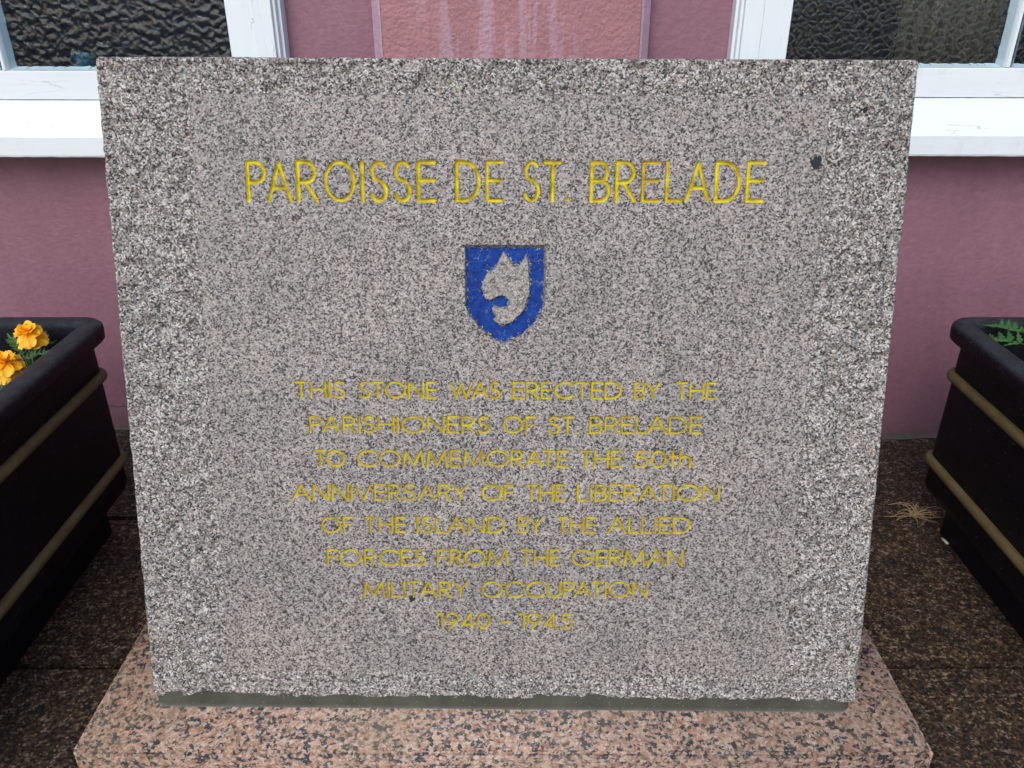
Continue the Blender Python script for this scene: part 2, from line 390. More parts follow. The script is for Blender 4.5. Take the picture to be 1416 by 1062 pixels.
for r, (y0, y1) in enumerate(rows):
    for c in range(len(cols)-1):
        x0, x1 = cols[c]+.005, cols[c+1]-.005
        y0_, y1_ = y0+.0012, y1-.0012; key = (round(x1-x0, 3), round(y1_-y0_, 3))
        if key not in mcache: mcache[key] = slab_mesh(*key)
        o = bpy.data.objects.new('paving_slab', mcache[key]); COL.objects.link(o); o.parent = pv
        o.location = ((x0+x1)/2, (y0+y1)/2, random.uniform(-.0015, .0015)); o.rotation_euler = (random.uniform(-.002,.002), random.uniform(-.002,.002), 0)

strip = MB()
for i in range(120):
    x0 = -3+i*.05; yy = WY-KY0*x0; w0 = .030+.008*math.sin(i*.9)+random.uniform(-.004, .004)
    strip.v += [(x0, yy-w0, .0008), (x0, yy-w0*.5, .0045+random.uniform(-.001,.001)), (x0, yy+.01, .006)]
strip.f = [[3*i+q, 3*i+3+q, 3*i+4+q, 3*i+1+q] for i in range(119) for q in (0, 1)]
strip.build('cement_strip', M['strip'], pv)
# ------------------------------------------------------------------ house
YAW = math.radians(-1.1); KY = math.tan(-YAW)
house = empty('building', (0, WY, 0), (0, 0, YAW))
tag(house, 'pink rendered building front with a salmon pilaster between two white windows, behind the stone', 'building')
def cx(X): return X/(1+KY*X/2.2)
yF, yG = 2.37-WY, 2.40-WY                                 # local y: wall plane at 0
H_ = 5.2
wins = []                                                  # (outer x near centre, sign, dz)
def rect_wall(xs, zs, holes):
    V = []; F = []; idx = {}
    def vi(x, z):
        if (x, z) not in idx: idx[(x, z)] = len(V); V.append((x, 0, z))
        return idx[(x, z)]
    for i in range(len(xs)-1):
        for j in range(len(zs)-1):
            xm, zm = (xs[i]+xs[i+1])/2, (zs[j]+zs[j+1])/2
            if any(h[0] < xm < h[1] and h[2] < zm < h[3] for h in holes): continue
            F.append([vi(xs[i], zs[j]), vi(xs[i+1], zs[j]), vi(xs[i+1], zs[j+1]), vi(xs[i], zs[j+1])])
    return V, F
def window(sgn, dz, Xo, Xi, Xb0, glassmat, label):
    """Xo outer edge (towards the pilaster), Xi glass edge, Xb0 near edge of glazing bar (absolute values, mirrored by sgn)"""
    Xo, Xi, Xb0 = [abs(cx(sgn*a)) for a in (Xo, Xi, Xb0)]
    bw = .029; Xb1 = Xb0+bw; Xp1 = Xb1+(Xb0-Xi); Xe = Xp1+(Xi-Xo)
    zs, z0, z1 = 1.102+dz, 1.1775+dz, 2.32
    def rng_(a, b): return (sgn*a, sgn*b) if sgn > 0 else (sgn*b, sgn*a)
    m = MB()
    for a, b, y in ((Xo+.018, Xi-.075, yF), (Xi-.0745, Xi, yF+.004), (Xo+.009, Xo+.0178, yF+.012), (Xo, Xo+.0088, yF+.030)):
        x0, x1 = rng_(a, b); m.box(x0, x1, y, .02, zs-.004, z1, .0022)
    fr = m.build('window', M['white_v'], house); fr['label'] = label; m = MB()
    for a, b, y in ((Xe-.018, Xp1+.075, yF), (Xp1, Xp1+.0745, yF+.004), (Xe-.0178, Xe-.009, yF+.012), (Xe-.0088, Xe, yF+.030)):
        x0, x1 = rng_(min(a, b), max(a, b)); m.box(x0, x1, y, .02, zs-.004, z1, .0022)
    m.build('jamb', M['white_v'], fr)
    x0, x1 = rng_(Xi, Xp1)
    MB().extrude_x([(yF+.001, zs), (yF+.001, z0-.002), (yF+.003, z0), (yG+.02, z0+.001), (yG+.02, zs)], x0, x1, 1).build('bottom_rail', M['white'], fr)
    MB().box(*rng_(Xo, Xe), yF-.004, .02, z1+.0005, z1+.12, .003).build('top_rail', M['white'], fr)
    # glazing bar with moulded nose
    a, b = rng_(Xb0, Xb1)
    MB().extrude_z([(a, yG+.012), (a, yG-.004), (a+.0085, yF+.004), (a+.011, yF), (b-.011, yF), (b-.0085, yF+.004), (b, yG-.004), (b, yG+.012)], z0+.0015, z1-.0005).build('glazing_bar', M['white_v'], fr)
    for p0, p1 in ((Xi, Xb0), (Xb1, Xp1)):
        a, b = rng_(p0, p1)
        gl = MB().box(a-.004 if p0 == Xi and sgn > 0 else a, b, yG, yG+.005, z0-.006, z1).build('pane', glassmat, fr)
        # putty fillets: bottom and both sides, uneven
        m = MB(); n = 60; w = .0085
        def pj(): return random.uniform(-.0012, .0012)
        for i in range(n):
            xa, xb = a+(b-a)*i/n, a+(b-a)*(i+1)/n
            h0 = w+pj()
            m.v += [(xa, yF+.0045, z0+.0012), (xb, yF+.0045, z0+.0012), (xb, yG-.0006, z0+h0), (xa, yG-.0006, z0+h0+pj()*.4)]; k = len(m.v)
            m.f.append([k-4, k-3, k-2, k-1])
        for xx, dd in ((a, 1), (b, -1)):
            n2 = 70
            for i in range(n2):
                za, zb = z0+w*.6+(z1-z0)*i/n2, z0+w*.6+(z1-z0)*(i+1)/n2; e = .007+pj()
                m.v += [(xx+dd*.0002, yF+.006, za), (xx+dd*.0002, yF+.006, zb), (xx+dd*e, yG-.0006, zb), (xx+dd*e, yG-.0006, za)]; k = len(m.v)
                m.f.append([k-4, k-3, k-2, k-1])
        m.build('putty', M['putty'], fr)
    # sill: sloping board with a nosing, small shadow gap under the rail
    s = dz; yS = 2.31-WY
    prof = [(.02, .952+s), (yS+.010, .952+s), (yS+.002, .954+s), (yS, .959+s), (yS, 1.008+s), (yS+.003, 1.0127+s), (2.332-WY, 1.0410+s), (2.3335-WY, 1.0425+s), (2.351-WY, 1.0655+s), (2.3525-WY, 1.0670+s), (2.366-WY, 1.0985+s), (2.373-WY, 1.0995+s), (.02, 1.0995+s)]
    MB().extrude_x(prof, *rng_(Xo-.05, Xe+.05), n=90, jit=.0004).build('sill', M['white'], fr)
    # dark room behind
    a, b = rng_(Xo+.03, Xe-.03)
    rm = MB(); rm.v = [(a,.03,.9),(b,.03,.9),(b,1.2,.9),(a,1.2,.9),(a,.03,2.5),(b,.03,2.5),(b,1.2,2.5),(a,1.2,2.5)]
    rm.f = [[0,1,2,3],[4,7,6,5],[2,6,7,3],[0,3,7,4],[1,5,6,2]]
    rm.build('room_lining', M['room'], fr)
    return fr, (min(sgn*Xo, sgn*Xe)+.012, max(sgn*Xo, sgn*Xe)-.012, zs-.08, z1+.05)
wl, hl = window(-1, -.003, .6215, .7625, 1.3756, M['glass_l'], 'left window with crinkled glass and a teal jar behind it')
wr, hr = window(1, .009, .603, .7485, 1.3458, M['glass_r'], 'right window with hammered glass')
holes = [hl, hr]
xs = sorted({-6., 6., -.2, .2, hl[0], hl[1], hr[0], hr[1]}); zs = sorted({-.04, H_, hl[2], hl[3], hr[2], hr[3], .5})
V, F = rect_wall(xs, zs, holes)
link('wall', mesh('wall', V, F), house, M['wall'])
MB().box(-6, 6, .9+.5, 5, -.04, H_).build('rear_wall', M['wall'], house)
MB().extrude_x([(-.25, H_), (5.2, H_+.02), (2.5, H_+1.6)], -6.2, 6.2).build('roof', M['roof'], house)
pc = .352
MB().extrude_z([(-pc+.001, -.060), (cx(.348)-.001, -.060), (cx(.348)-.001, .01), (-pc+.001, .01)], -.03, H_-.002).build('pilaster', M['pilaster'], house)
for s_, x in ((-1, -pc), (1, cx(.348))):
    MB().extrude_z([(x, -.0605), (x+s_*.006, -.0595), (x+s_*.0255, -.043), (x+s_*.0255, .01), (x, .01)], -.03, H_-.002).build('pilaster_edge', M['chamfer'], house)
# teal jar and brown blind behind the glass
jar = MB()
for k in range(1): jar.tube([(-1.262,.10,1.13),(-1.262,.10,1.15),(-1.262,.10,1.20),(-1.262,.10,1.208)], .036, .030, 16)
jo = jar.build('jar', M['teal'], None, True); jo.location = (0, WY, 0); jo.rotation_euler = (0,0,YAW)
tag(jo, 'teal jar blurred behind the glass of the left window', 'jar')
bl = MB(); nb_ = 40
for i in range(nb_+1):
    x = 1.09+.30*i/nb_; y = .085+.012*math.sin(i*1.3)
    bl.v += [(x, y, 1.13), (x, y, 2.3), (x, y+.01, 2.3), (x, y+.01, 1.13)]
for i in range(nb_):
    k = i*4
    for j in range(4): bl.f.append([k+j, k+(j+1) % 4, k+4+(j+1) % 4, k+4+j])
bo = bl.build('curtain', M['curtain'], None, True); bo.location = (0, WY, 0); bo.rotation_euler = (0,0,YAW)
tag(bo, 'brown curtain hanging behind the glass of the right window', 'curtain')

# ------------------------------------------------------------------ plinth
pl = bmesh.new(); bmesh.ops.create_cube(pl, size=1)
for v in pl.verts: v.co = (v.co.x*1.605, v.co.y*.62, v.co.z*.12+.06)
bmesh.ops.bevel(pl, geom=[e for e in pl.edges], offset=.009, segments=4, affect='EDGES')
me = bpy.data.meshes.new('plinth'); pl.to_mesh(me); pl.free()
po = link('plinth', me, None, M['pink'], True); po.location = (-.0165, 1.0355+.31, 0); po.rotation_euler = (0, math.radians(.12), math.radians(-.1))
tag(po, 'speckled pink granite base slab with rounded front edge under the grey stone', 'stone base')

# ------------------------------------------------------------------ memorial stone
SW, SH, ST = 1.3700, 1.2015, .14
stone = empty('memorial_stone', (-.01695, 1.1377, .12), (math.radians(-15.0), math.radians(.179), math.radians(-.493)))
tag(stone, 'upright grey granite memorial stone leaning back, carved with yellow lettering and a blue shield', 'memorial')
P0, P1, Q0, Q1 = -.536, .546, .075, 1.147                 # honed panel
BW = .022                                                  # bottom edge of the stone above the mortar
# --- rough block surface
def axis(a, b, extra, step):
    pts = [a]+sorted(extra)+[b]; out = []
    for u, v in zip(pts[:-1], pts[1:]):
        n = max(1, int(round((v-u)/step))); out += list(np.linspace(u, v, n+1)[:-1])
    return np.array(out+[b])
step = .0026
ax = axis(-SW/2, SW/2, [P0, P1], step); az = axis(BW, SH, [Q0, Q1], step); ay = axis(0, ST, [], .0035)
def gridface(A, B, f):
    a, b = np.meshgrid(A, B, indexing='ij'); V = f(a.ravel(), b.ravel()); n, m = len(A), len(B)
    i, j = np.meshgrid(np.arange(n-1), np.arange(m-1), indexing='ij'); k = (i*m+j).ravel()
    return V, np.stack([k, k+m, k+m+1, k+1], 1), ((A[:-1]+A[1:])/2)[i.ravel()], ((B[:-1]+B[1:])/2)[j.ravel()]
parts = []
V, F, a, b = gridface(ax, az, lambda x, z: np.stack([x, x*0, z], 1))
keep = ~((a > P0) & (a < P1) & (b > Q0) & (b < Q1)); parts.append((V, F[keep]))
V, F, a, b = gridface(ax, ay, lambda x, y: np.stack([x, y, x*0+SH], 1)); parts.append((V, F))
V, F, a, b = gridface(ax[::4], ay, lambda x, y: np.stack([x, y, x*0+BW], 1)); parts.append((V, F[:, ::-1]))
V, F, a, b = gridface(ay, az, lambda y, z: np.stack([y*0+SW/2, y, z], 1)); parts.append((V, F))
V, F, a, b = gridface(ay, az, lambda y, z: np.stack([y*0-SW/2, y, z], 1)); parts.append((V, F[:, ::-1]))
V, F, a, b = gridface(np.append(ax[::4], ax[-1]), np.append(az[::4], az[-1]), lambda x, z: np.stack([x, x*0+ST, z], 1)); parts.append((V, F[:, ::-1]))
Vs = []; Fs = []; n = 0
for V, F in parts: Vs.append(V); Fs.append(F+n); n += len(V)
V = np.concatenate(Vs); F = np.concatenate(Fs)
key = np.round(V*1e5).astype(np.int64); _, first, inv = np.unique(key, axis=0, return_index=True, return_inverse=True); inv = inv.ravel()
V = V[first]; F = inv[F]
R_ = .005
lo = np.array([-SW/2+R_, R_, BW+R_]); hi = np.array([SW/2-R_, ST-R_, SH-R_])
inner = np.clip(V, lo, hi); d = V-inner; nl = np.linalg.norm(d, axis=1, keepdims=True); N = d/np.maximum(nl, 1e-9)
base = inner+N*R_
hgt = -.0036+.0044*vnoise(base, 20)+.0052*vnoise(base, 50, 3)+.0030*vnoise(base, 120, 5)+.0014*vnoise(base, 290, 9)
# conchoidal flakes struck in from the edges
fl = vnoise(base*np.array([1,1,1.6]), 38, 21); hgt -= np.clip(fl-.25, 0, 1)*.007

dpx = np.maximum(np.maximum(P0-V[:, 0], V[:, 0]-P1), np.maximum(Q0-V[:, 2], V[:, 2]-Q1)); ed = np.clip(dpx/.016, 0, 1); ed = np.where(V[:, 1] < 1e-6, ed*ed*(3-2*ed), 1)
oe = np.minimum(np.minimum(SW/2-np.abs(V[:, 0]), V[:, 2]-BW), SH-V[:, 2]); hgt = hgt*np.clip(.40+oe/.022, 0, 1)
hgt = (-.0046+.14*(hgt+.0036))*(1-ed)+hgt*ed
nf = np.abs(N[:, 1]); Vd = base+N*(hgt*(.40+.60*nf)+.0045*(1-nf))[:, None]
body = link('stone_block', mesh('stone_block', Vd, F), stone, M['granite_rough'], True)
# skirt between panel edge and rough margin
def lookup(u, w):
    return np.round(np.array([u, 0, w])*1e5).astype(np.int64)
kd = {tuple(k): i for i, k in enumerate(np.round(V*1e5).astype(np.int64)) if k[1] == 0}
loop = [(x, Q0) for x in ax if P0-1e-9 <= x <= P1+1e-9]+[(P1, z) for z in az if Q0+1e-9 < z < Q1-1e-9]+[(x, Q1) for x in ax[::-1] if P0-1e-9 <= x <= P1+1e-9]+[(P0, z) for z in az[::-1] if Q0+1e-9 < z < Q1-1e-9]
sv = []; sf = []; CH = .0024                              # the honed face has a narrow sloping arris
for i, (u, w) in enumerate(loop):
    p = Vd[kd[tuple(lookup(u, w))]]; sv += [tuple(p), (min(max(u, P0+CH), P1-CH), 0., min(max(w, Q0+CH), Q1-CH))]
for i in range(len(loop)):
    j = (i+1) % len(loop); sf.append([2*i, 2*i+1, 2*j+1, 2*j])
link('panel_edge', mesh('panel_edge', sv, sf), stone, M['granite_rough'])

# --- stroke alphabet: (width, strokes); cap height 1
def arc(cx_, cy_, rx, ry, a0, a1, n=None):
    n = n or max(5, int(abs(a1-a0)/14)); return [(cx_+rx*math.cos(math.radians(a0+(a1-a0)*i/n)), cy_+ry*math.sin(math.radians(a0+(a1-a0)*i/n))) for i in range(n+1)]
def G(ch):
    if ch == 'A': return .80, [[(0,0),(.40,1),(.80,0)], [(.14,.34),(.66,.34)]]
    if ch == 'B': return .50, [[(0,0),(0,1),(.26,1)]+arc(.26,.765,.20,.235,90,-90)+[(0,.53)], [(.26,.53)]+arc(.26,.265,.25,.265,90,-90)+[(0,0)]]
    if ch == 'C': return .88, [arc(.5,.5,.5,.5,42,318,22)]
    if ch == 'D': return .74, [[(0,0),(0,1),(.24,1)]+arc(.24,.5,.5,.5,90,-90,14)+[(0,0)]]
    if ch == 'E': return .46, [[(.46,1),(0,1),(0,0),(.46,0)], [(0,.53),(.44,.53)]]
    if ch == 'F': return .46, [[(.46,1),(0,1),(0,0)], [(0,.52),(.42,.52)]]
    if ch == 'G': return 1.0, [arc(.5,.5,.5,.5,42,360,24)+[(.52,.48)]]
    if ch == 'H': return .68, [[(0,0),(0,1)], [(.68,0),(.68,1)], [(0,.53),(.68,.53)]]
    if ch == 'I': return .0, [[(0,0),(0,1)]]
    if ch == 'L': return .42, [[(0,1),(0,0),(.42,0)]]
    if ch == 'M': return .98, [[(0,0),(.10,1),(.49,.06),(.88,1),(.98,0)]]
    if ch == 'N': return .72, [[(0,0),(0,1),(.72,0),(.72,1)]]
    if ch == 'O': return 1.0, [arc(.5,.5,.5,.5,90,450,26)]
    if ch == 'P': return .50, [[(0,0),(0,1),(.24,1)]+arc(.24,.74,.26,.26,90,-90)+[(0,.48)]]
    if ch == 'R': return .54, [[(0,0),(0,1),(.24,1)]+arc(.24,.74,.26,.26,90,-90)+[(0,.48)], [(.20,.48),(.54,0)]]
    if ch == 'S': return .50, [arc(.26,.765,.22,.235,35,90,4)+arc(.26,.765,.22,.235,90,235,9)+[(.36,.50)]+arc(.25,.25,.25,.25,48,-90,9)+arc(.25,.25,.25,.25,-90,-160,5)]
    if ch == 'T': return .52, [[(0,1),(.52,1)], [(.26,1),(.26,0)]]
    if ch == 'U': return .62, [[(0,1),(0,.31)]+arc(.31,.31,.31,.31,180,360,12)+[(.62,1)]]
    if ch == 'V': return .72, [[(0,1),(.36,0),(.72,1)]]
    if ch == 'W': return 1.14, [[(0,1),(.30,0),(.57,.92),(.84,0),(1.14,1)]]
    if ch == 'Y': return .72, [[(0,1),(.36,.45),(.72,1)], [(.36,.45),(.36,0)]]
    if ch == '.': return .03, [[(0,.03),(.03,.03)]]
    if ch == '-': return .26, [[(0,.42),(.26,.42)]]
    if ch == '0': return .60, [arc(.30,.5,.30,.5,90,450,22)]
    if ch == '1': return .22, [[(0,.96),(.22,.99),(.22,0)]]
    if ch == '4': return .60, [[(.46,0),(.46,1),(0,.24),(.60,.24)]]
    if ch == '5': return .56, [[(.52,1),(.16,1),(.08,.56)]+arc(.26,.33,.30,.33,125,-140,14)]
    if ch == '9': return .62, [arc(.31,.69,.31,.31,-60,300,20), [(.60,.58),(.22,0)]]
    if ch == 't': return .26, [[(.13,.98),(.13,0)], [(0,.66),(.28,.66)]]
    if ch == 'h': return .46, [[(0,1.0),(0,0)], [(0,.42)]+arc(.23,.42,.23,.23,180,0,9)+[(.46,0)]]
KERN = {'PA': -.14, 'AV': -.1, 'AT': -.14, 'TA': -.14, 'RA': -.02, 'LA': -.08, 'AL': -.02, 'AD': -.02, 'SA': -.03, 'WA': -.14, 'AR': -.02, 'AR_': 0, 'AN': -.01, 'RY': -.08, 'BY': -.06, 'TO': -.06, 'ST': -.04, 'LI': .0, 'AS': -.03, 'RO': .02, 'FO': -.03, 'CT': -.03, 'YT': -.1, 'T.': -.02, 'LL': 0, 'TE': .02, '14': .02, 'ND': .03}
TW = {'A': .80, 'O': .82, 'R': .98, 'S': .88, 'D': .92, 'P': .96, 'T': .90}
title_mode = False
def layout(word, x0, x1, gap):
    out = []; x = 0
    for i, ch in enumerate(word):
        w, st = G(ch)
        if i: x += gap+KERN.get(word[i-1]+ch, 0)
        
        if title_mode and ch in TW: w *= TW[ch]; st = [[(px*TW[ch], pz) for px, pz in q] for q in st]
        out.append((x, st)); x += w
    k = (x1-x0)/max(x, 1e-6); return k, [(x0+k*a, st) for a, st in out]
LINES = [
((1.0376, 0.9676, 1.0409, 0.9711), [('PAROISSE', -0.4454, -0.1192), ('DE', -0.086, -0.0028), ('ST.', 0.0305, 0.1108), ('BRELADE', 0.1453, 0.4447)]),
((0.6531, 0.621, 0.6562, 0.6236), [('THIS', -0.38, -0.2884), ('STONE', -0.2639, -0.1222), ('WAS', -0.0992, -0.0077), ('ERECTED', 0.0136, 0.2118), ('BY', 0.2336, 0.2816), ('THE', 0.3095, 0.3823)]),
((0.5888, 0.5562, 0.5928, 0.5589), [('PARISHIONERS', -0.3564, -0.0262), ('OF', -0.0032, 0.057), ('ST.', 0.0792, 0.1342), ('BRELADE', 0.1542, 0.3592)]),
((0.5243, 0.4914, 0.5285, 0.4947), [('TO', -0.349, -0.2935), ('COMMEMORATE', -0.271, 0.117), ('THE', 0.1391, 0.215), ('50th.', 0.2376, 0.3528)]),
((0.4586, 0.4257, 0.4637, 0.4301), [('ANNIVERSARY', -0.3949, -0.0663), ('OF', -0.0417, 0.0181), ('THE', 0.0401, 0.1144), ('LIBERATION', 0.1346, 0.3992)]),
((0.3952, 0.3621, 0.3999, 0.366), [('OF', -0.3427, -0.2829), ('THE', -0.2615, -0.1844), ('ISLAND', -0.1638, 0.0021), ('BY', 0.025, 0.0737), ('THE', 0.0987, 0.171), ('ALLIED', 0.1932, 0.3481)]),
((0.3305, 0.2966, 0.3353, 0.3008), [('FORCES', -0.3346, -0.1471), ('FROM', -0.1271, 0.0085), ('THE', 0.0316, 0.1052), ('GERMAN', 0.1275, 0.3377)]),
((0.2663, 0.2322, 0.2703, 0.2359), [('MILITARY', -0.268, -0.0674), ('OCCUPATION', -0.0425, 0.2737)]),
((0.2025, 0.1681, 0.2041, 0.1695), [('1940', -0.1288, -0.0256), ('-', -0.002, 0.0096), ('1945', 0.0284, 0.1316)]),
]
panelV = []; panelF = []; pn = 0                           # honed panel, collected
def padd(V, F):
    global pn
    panelV.append(V); panelF.append(F+pn); pn += len(V)
def pquad(x0, x1, z0, z1):
    if x1-x0 < 1e-6 or z1-z0 < 1e-6: return
    padd(np.array([[x0,0,z0],[x1,0,z0],[x1,0,z1],[x0,0,z1]]), np.array([[0,1,2,3]]))
def segdist(X, Z, a, b):
    ax_, az_ = a; dx, dz = b[0]-ax_, b[1]-az_; L = dx*dx+dz*dz
    t = np.clip(((X-ax_)*dx+(Z-az_)*dz)/max(L, 1e-12), 0, 1); return np.hypot(X-ax_-t*dx, Z-az_-t*dz)
def submesh(name, V, F, mat, smooth=False, attrs=None):
    used, inv = np.unique(F, return_inverse=True); me = mesh(name, V[used], inv.reshape(F.shape))
    for k, arr in (attrs or {}).items():
        a = me.attributes.new(k, 'FLOAT', 'POINT'); a.data.foreach_set('value', np.ascontiguousarray(arr[used], dtype=np.float32))
    return link(name, me, stone, mat, smooth)
bands = []
for li, ((t0, b0, t1, b1), words) in enumerate(LINES):
    title = title_mode = li == 0
    cell = .00105 if title else .00078; hw = .0034 if title else .0023
    xa, xb = words[0][1], words[-1][2]
    X0, X1 = round(xa-.012, 5), round(xb+.012, 5); Z0, Z1 = min(b0, b1)-.008, max(t0, t1)+.008
    if not title:
        Z0 = min(b0, b1)-.006; Z1 = max(t0, t1)+.006
    A = np.linspace(X0, X1, int((X1-X0)/cell)); B = np.linspace(Z0, Z1, int((Z1-Z0)/cell)); n_, m_ = len(A), len(B)
    XX, ZZ = np.meshgrid(A, B, indexing='ij'); D = np.full(XX.shape, 1.); ID = np.full(XX.shape, -1); nl_ = 0
    for w, x0, x1 in words:
        k, lay = layout(w, x0+hw*.8, x1-hw*.8, .20 if not title else .25)
        if w == '-': lay = [(x0, G('-')[1])]; k = (x1-x0)/.26
        for xo, st in lay:
            lxm = xo+k*.5; fr = (lxm-xa)/(xb-xa); zb = b0+(b1-b0)*fr+hw*.9; zt = t0+(t1-t0)*fr-hw*.9
            dzr = random.uniform(-.0004, .0004); hs = zt-zb
            lw = random.uniform(.92, 1.08)
            i0 = np.searchsorted(A, xo-.012); i1 = np.searchsorted(A, xo+k*1.3+.012)
            sx, sz = XX[i0:i1], ZZ[i0:i1]; dd = np.full(sx.shape, 1.)
            for s in st:
                pts = [(xo+k*px, zb+dzr+hs*pz) for px, pz in s]
                for p, q in zip(pts[:-1], pts[1:]): dd = np.minimum(dd, segdist(sx, sz, p, q))
            dd = dd/lw
            if w in ('.',): pass
            sub = D[i0:i1]; sid = ID[i0:i1]; mk = dd < sub; sub[mk] = dd[mk]; sid[mk] = nl_; nl_ += 1
    # hand-cut wobble of the groove width
    Pn = np.stack([XX.ravel(), XX.ravel()*0, ZZ.ravel()], 1)
    HW = hw*(1+.13*vnoise(Pn, 160, li).reshape(XX.shape)+.07*vnoise(Pn, 420, li).reshape(XX.shape))
    gx, gz = np.gradient(D, A, B); gn = np.hypot(gx, gz)+1e-6; gx /= gn; gz /= gn
    PW = HW*.93; GW = HW*1.22; e = PW-D; snap = np.abs(e) < cell*.55
    snap[:2] = snap[-2:] = False; snap[:, :2] = snap[:, -2:] = False
    XS = XX+np.where(snap, gx*e, 0); ZS = ZZ+np.where(snap, gz*e, 0); DS = np.where(snap, PW, D)
    r = np.clip(1-DS/GW, 0, 1); Y = (.0056 if title else .0036)*r*(1.12-.12*r)
    V = np.stack([XS.ravel(), Y.ravel(), ZS.ravel()], 1)
    i, j = np.meshgrid(np.arange(n_-1), np.arange(m_-1), indexing='ij'); kk = (i*m_+j).ravel()
    F = np.stack([kk, kk+m_, kk+m_+1, kk+1], 1)
    Df = (DS.ravel()[F]-PW.ravel()[F]).mean(1); fid = ID.ravel()[F]; fid = fid[np.arange(len(F)), DS.ravel()[F].argmin(1)]
    isl = Df < 0
    padd(V, F[~isl])
    for q in range(nl_):
        sel = isl & (fid == q)
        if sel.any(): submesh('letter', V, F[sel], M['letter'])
    bands.append((Z0, Z1, X0, X1))
# --- shield
SHD = [(-0.0686,0.8916),(0.0689,0.8924),(0.0688,0.84),(0.0686,0.7943),(0.0624,0.7759),(0.0489,0.7574),(0.0306,0.7411),(0.0123,0.7300),(-0.0016,0.7258),(-0.0128,0.7292),(-0.0289,0.7397),(-0.0463,0.7558),(-0.0612,0.7742),(-0.0683,0.7909),(-.0686,.84)]
HEAD = [(-0.0021,0.8853),(0.0093,0.8731),(0.0173,0.8597),(0.0263,0.8631),(0.0319,0.8732),(0.0375,0.8811),(0.0421,0.8688),(0.0422,0.8553),(0.0447,0.8328),(0.0449,0.8147),(0.0398,0.801),(0.0383,0.7895),(0.0326,0.7803),(0.0235,0.7711),(0.0144,0.7618),(0.0029,0.7571),(-0.0085,0.757),(-0.0189,0.7621),(-0.0223,0.7673),(-0.0143,0.7704),(-0.0201,0.7766),(-0.0235,0.7857),(-0.0178,0.7915),(-0.0109,0.7892),(-0.0006,0.7859),(0.0055,0.7916),(0.0062,0.8008),(0.0016,0.8064),(-0.0064,0.808),(-0.0155,0.8059),(-0.0246,0.7999),(-0.0338,0.8017),(-0.0395,0.8108),(-0.0417,0.8232),(-0.0383,0.8368),(-0.0314,0.8482),(-0.0224,0.855),(-0.0156,0.8595),(-0.0111,0.8707),(-0.0066,0.8797)]
def sdf(X, Z, P):
    d = np.full(X.shape, 9.); ins = np.zeros(X.shape, bool)
    for (x0, z0), (x1, z1) in zip(P, P[1:]+P[:1]):
        d = np.minimum(d, segdist(X, Z, (x0, z0), (x1, z1)))
        c = ((z0 > Z) != (z1 > Z)) & (X < (x1-x0)*(Z-z0)/((z1-z0) if z1 != z0 else 1e-9)+x0); ins ^= c
    return np.where(ins, -d, d)
cell = .0008; X0, X1, Z0, Z1 = -.082, .083, .715, .905
A = np.linspace(X0, X1, int((X1-X0)/cell)); B = np.linspace(Z0, Z1, int((Z1-Z0)/cell)); n_, m_ = len(A), len(B)
XX, ZZ = np.meshgrid(A, B, indexing='ij')
Pn = np.stack([XX.ravel(), XX.ravel()*0, ZZ.ravel()], 1)
wob = (.0007*vnoise(Pn, 160, 2)+.0004*vnoise(Pn, 400, 7)).reshape(XX.shape)
s1 = sdf(XX, ZZ, SHD)+wob*.6; s2 = sdf(XX, ZZ, HEAD)+wob
wid = np.where(ZZ > .8918, .0058, np.where((XX > .0686) & (ZZ > .79), .0030, .0014))
out = np.clip(1-np.maximum(s1, 0)/wid, 0, 1)
dep = .0105*out
hr_ = np.clip(-s2/.0016, 0, 1); hr_ = hr_*hr_*(3-2*hr_)
ru = (.0009*vnoise(Pn, 230, 4)+.0006*vnoise(Pn, 520, 8)).reshape(XX.shape)
dep = np.where(s2 < 0, .0105-.0088*hr_+ru, dep)
dep = np.where((s1 < 0) & (s2 >= 0), dep+ru*.5, dep)
# eye ring, nostril and mouth slit cut into the head
er = np.abs(np.hypot(XX+.0212, ZZ-.8336)-.0032); dep = np.where(er < .0014, dep+.0055, dep)
mz = segdist(XX, ZZ, (-.0405, .812), (-.026, .8145)); dep = np.where(mz < .0013, dep+.0025, dep)
for (cx0, cz0, r0, a0, a1) in ((.014, .834, .0085, 20, 200), (.014, .834, .0050, 10, 210), (.020, .806, .016, -60, 60), (.010, .795, .014, -80, 20), (-.006, .852, .011, 10, 90)):
    rr = np.hypot(XX-cx0, ZZ-cz0); an = np.degrees(np.arctan2(ZZ-cz0, XX-cx0)); an = np.where(an < a0-.01, an+360, an)
    dep = np.where((np.abs(rr-r0) < .0011) & (an <= a1) & (s2 < -.002), dep+.0042, dep)
V = np.stack([XX.ravel(), dep.ravel(), ZZ.ravel()], 1)
i, j = np.meshgrid(np.arange(n_-1), np.arange(m_-1), indexing='ij'); kk = (i*m_+j).ravel(); F = np.stack([kk, kk+m_, kk+m_+1, kk+1], 1)
f1 = s1.ravel()[F].mean(1); f2 = s2.ravel()[F].mean(1)
edge = np.clip(1-np.minimum(-s1, np.abs(s2))/.0045, 0, 1).ravel()
padd(V, F[f1 >= 0])
fo = submesh('shield_field', V, F[(f1 < 0) & (f2 >= 0)], M['blue'], True, {'edge': edge}); fo['label'] = 'blue painted shield field sunk into the stone'
ho = submesh('animal_head', V, F[(f1 < 0) & (f2 < 0)], M['granite_cut'], True); ho['label'] = 'bare stone animal head with open mouth raised on the blue shield'
bands.append((Z0, Z1, X0, X1))
z = Q0+CH
for (a, b, x0, x1) in sorted(bands):
    pquad(P0+CH, P1-CH, z, a); pquad(P0+CH, x0, a, b); pquad(x1, P1-CH, a, b); z = b
pquad(P0+CH, P1-CH, z, Q1-CH)
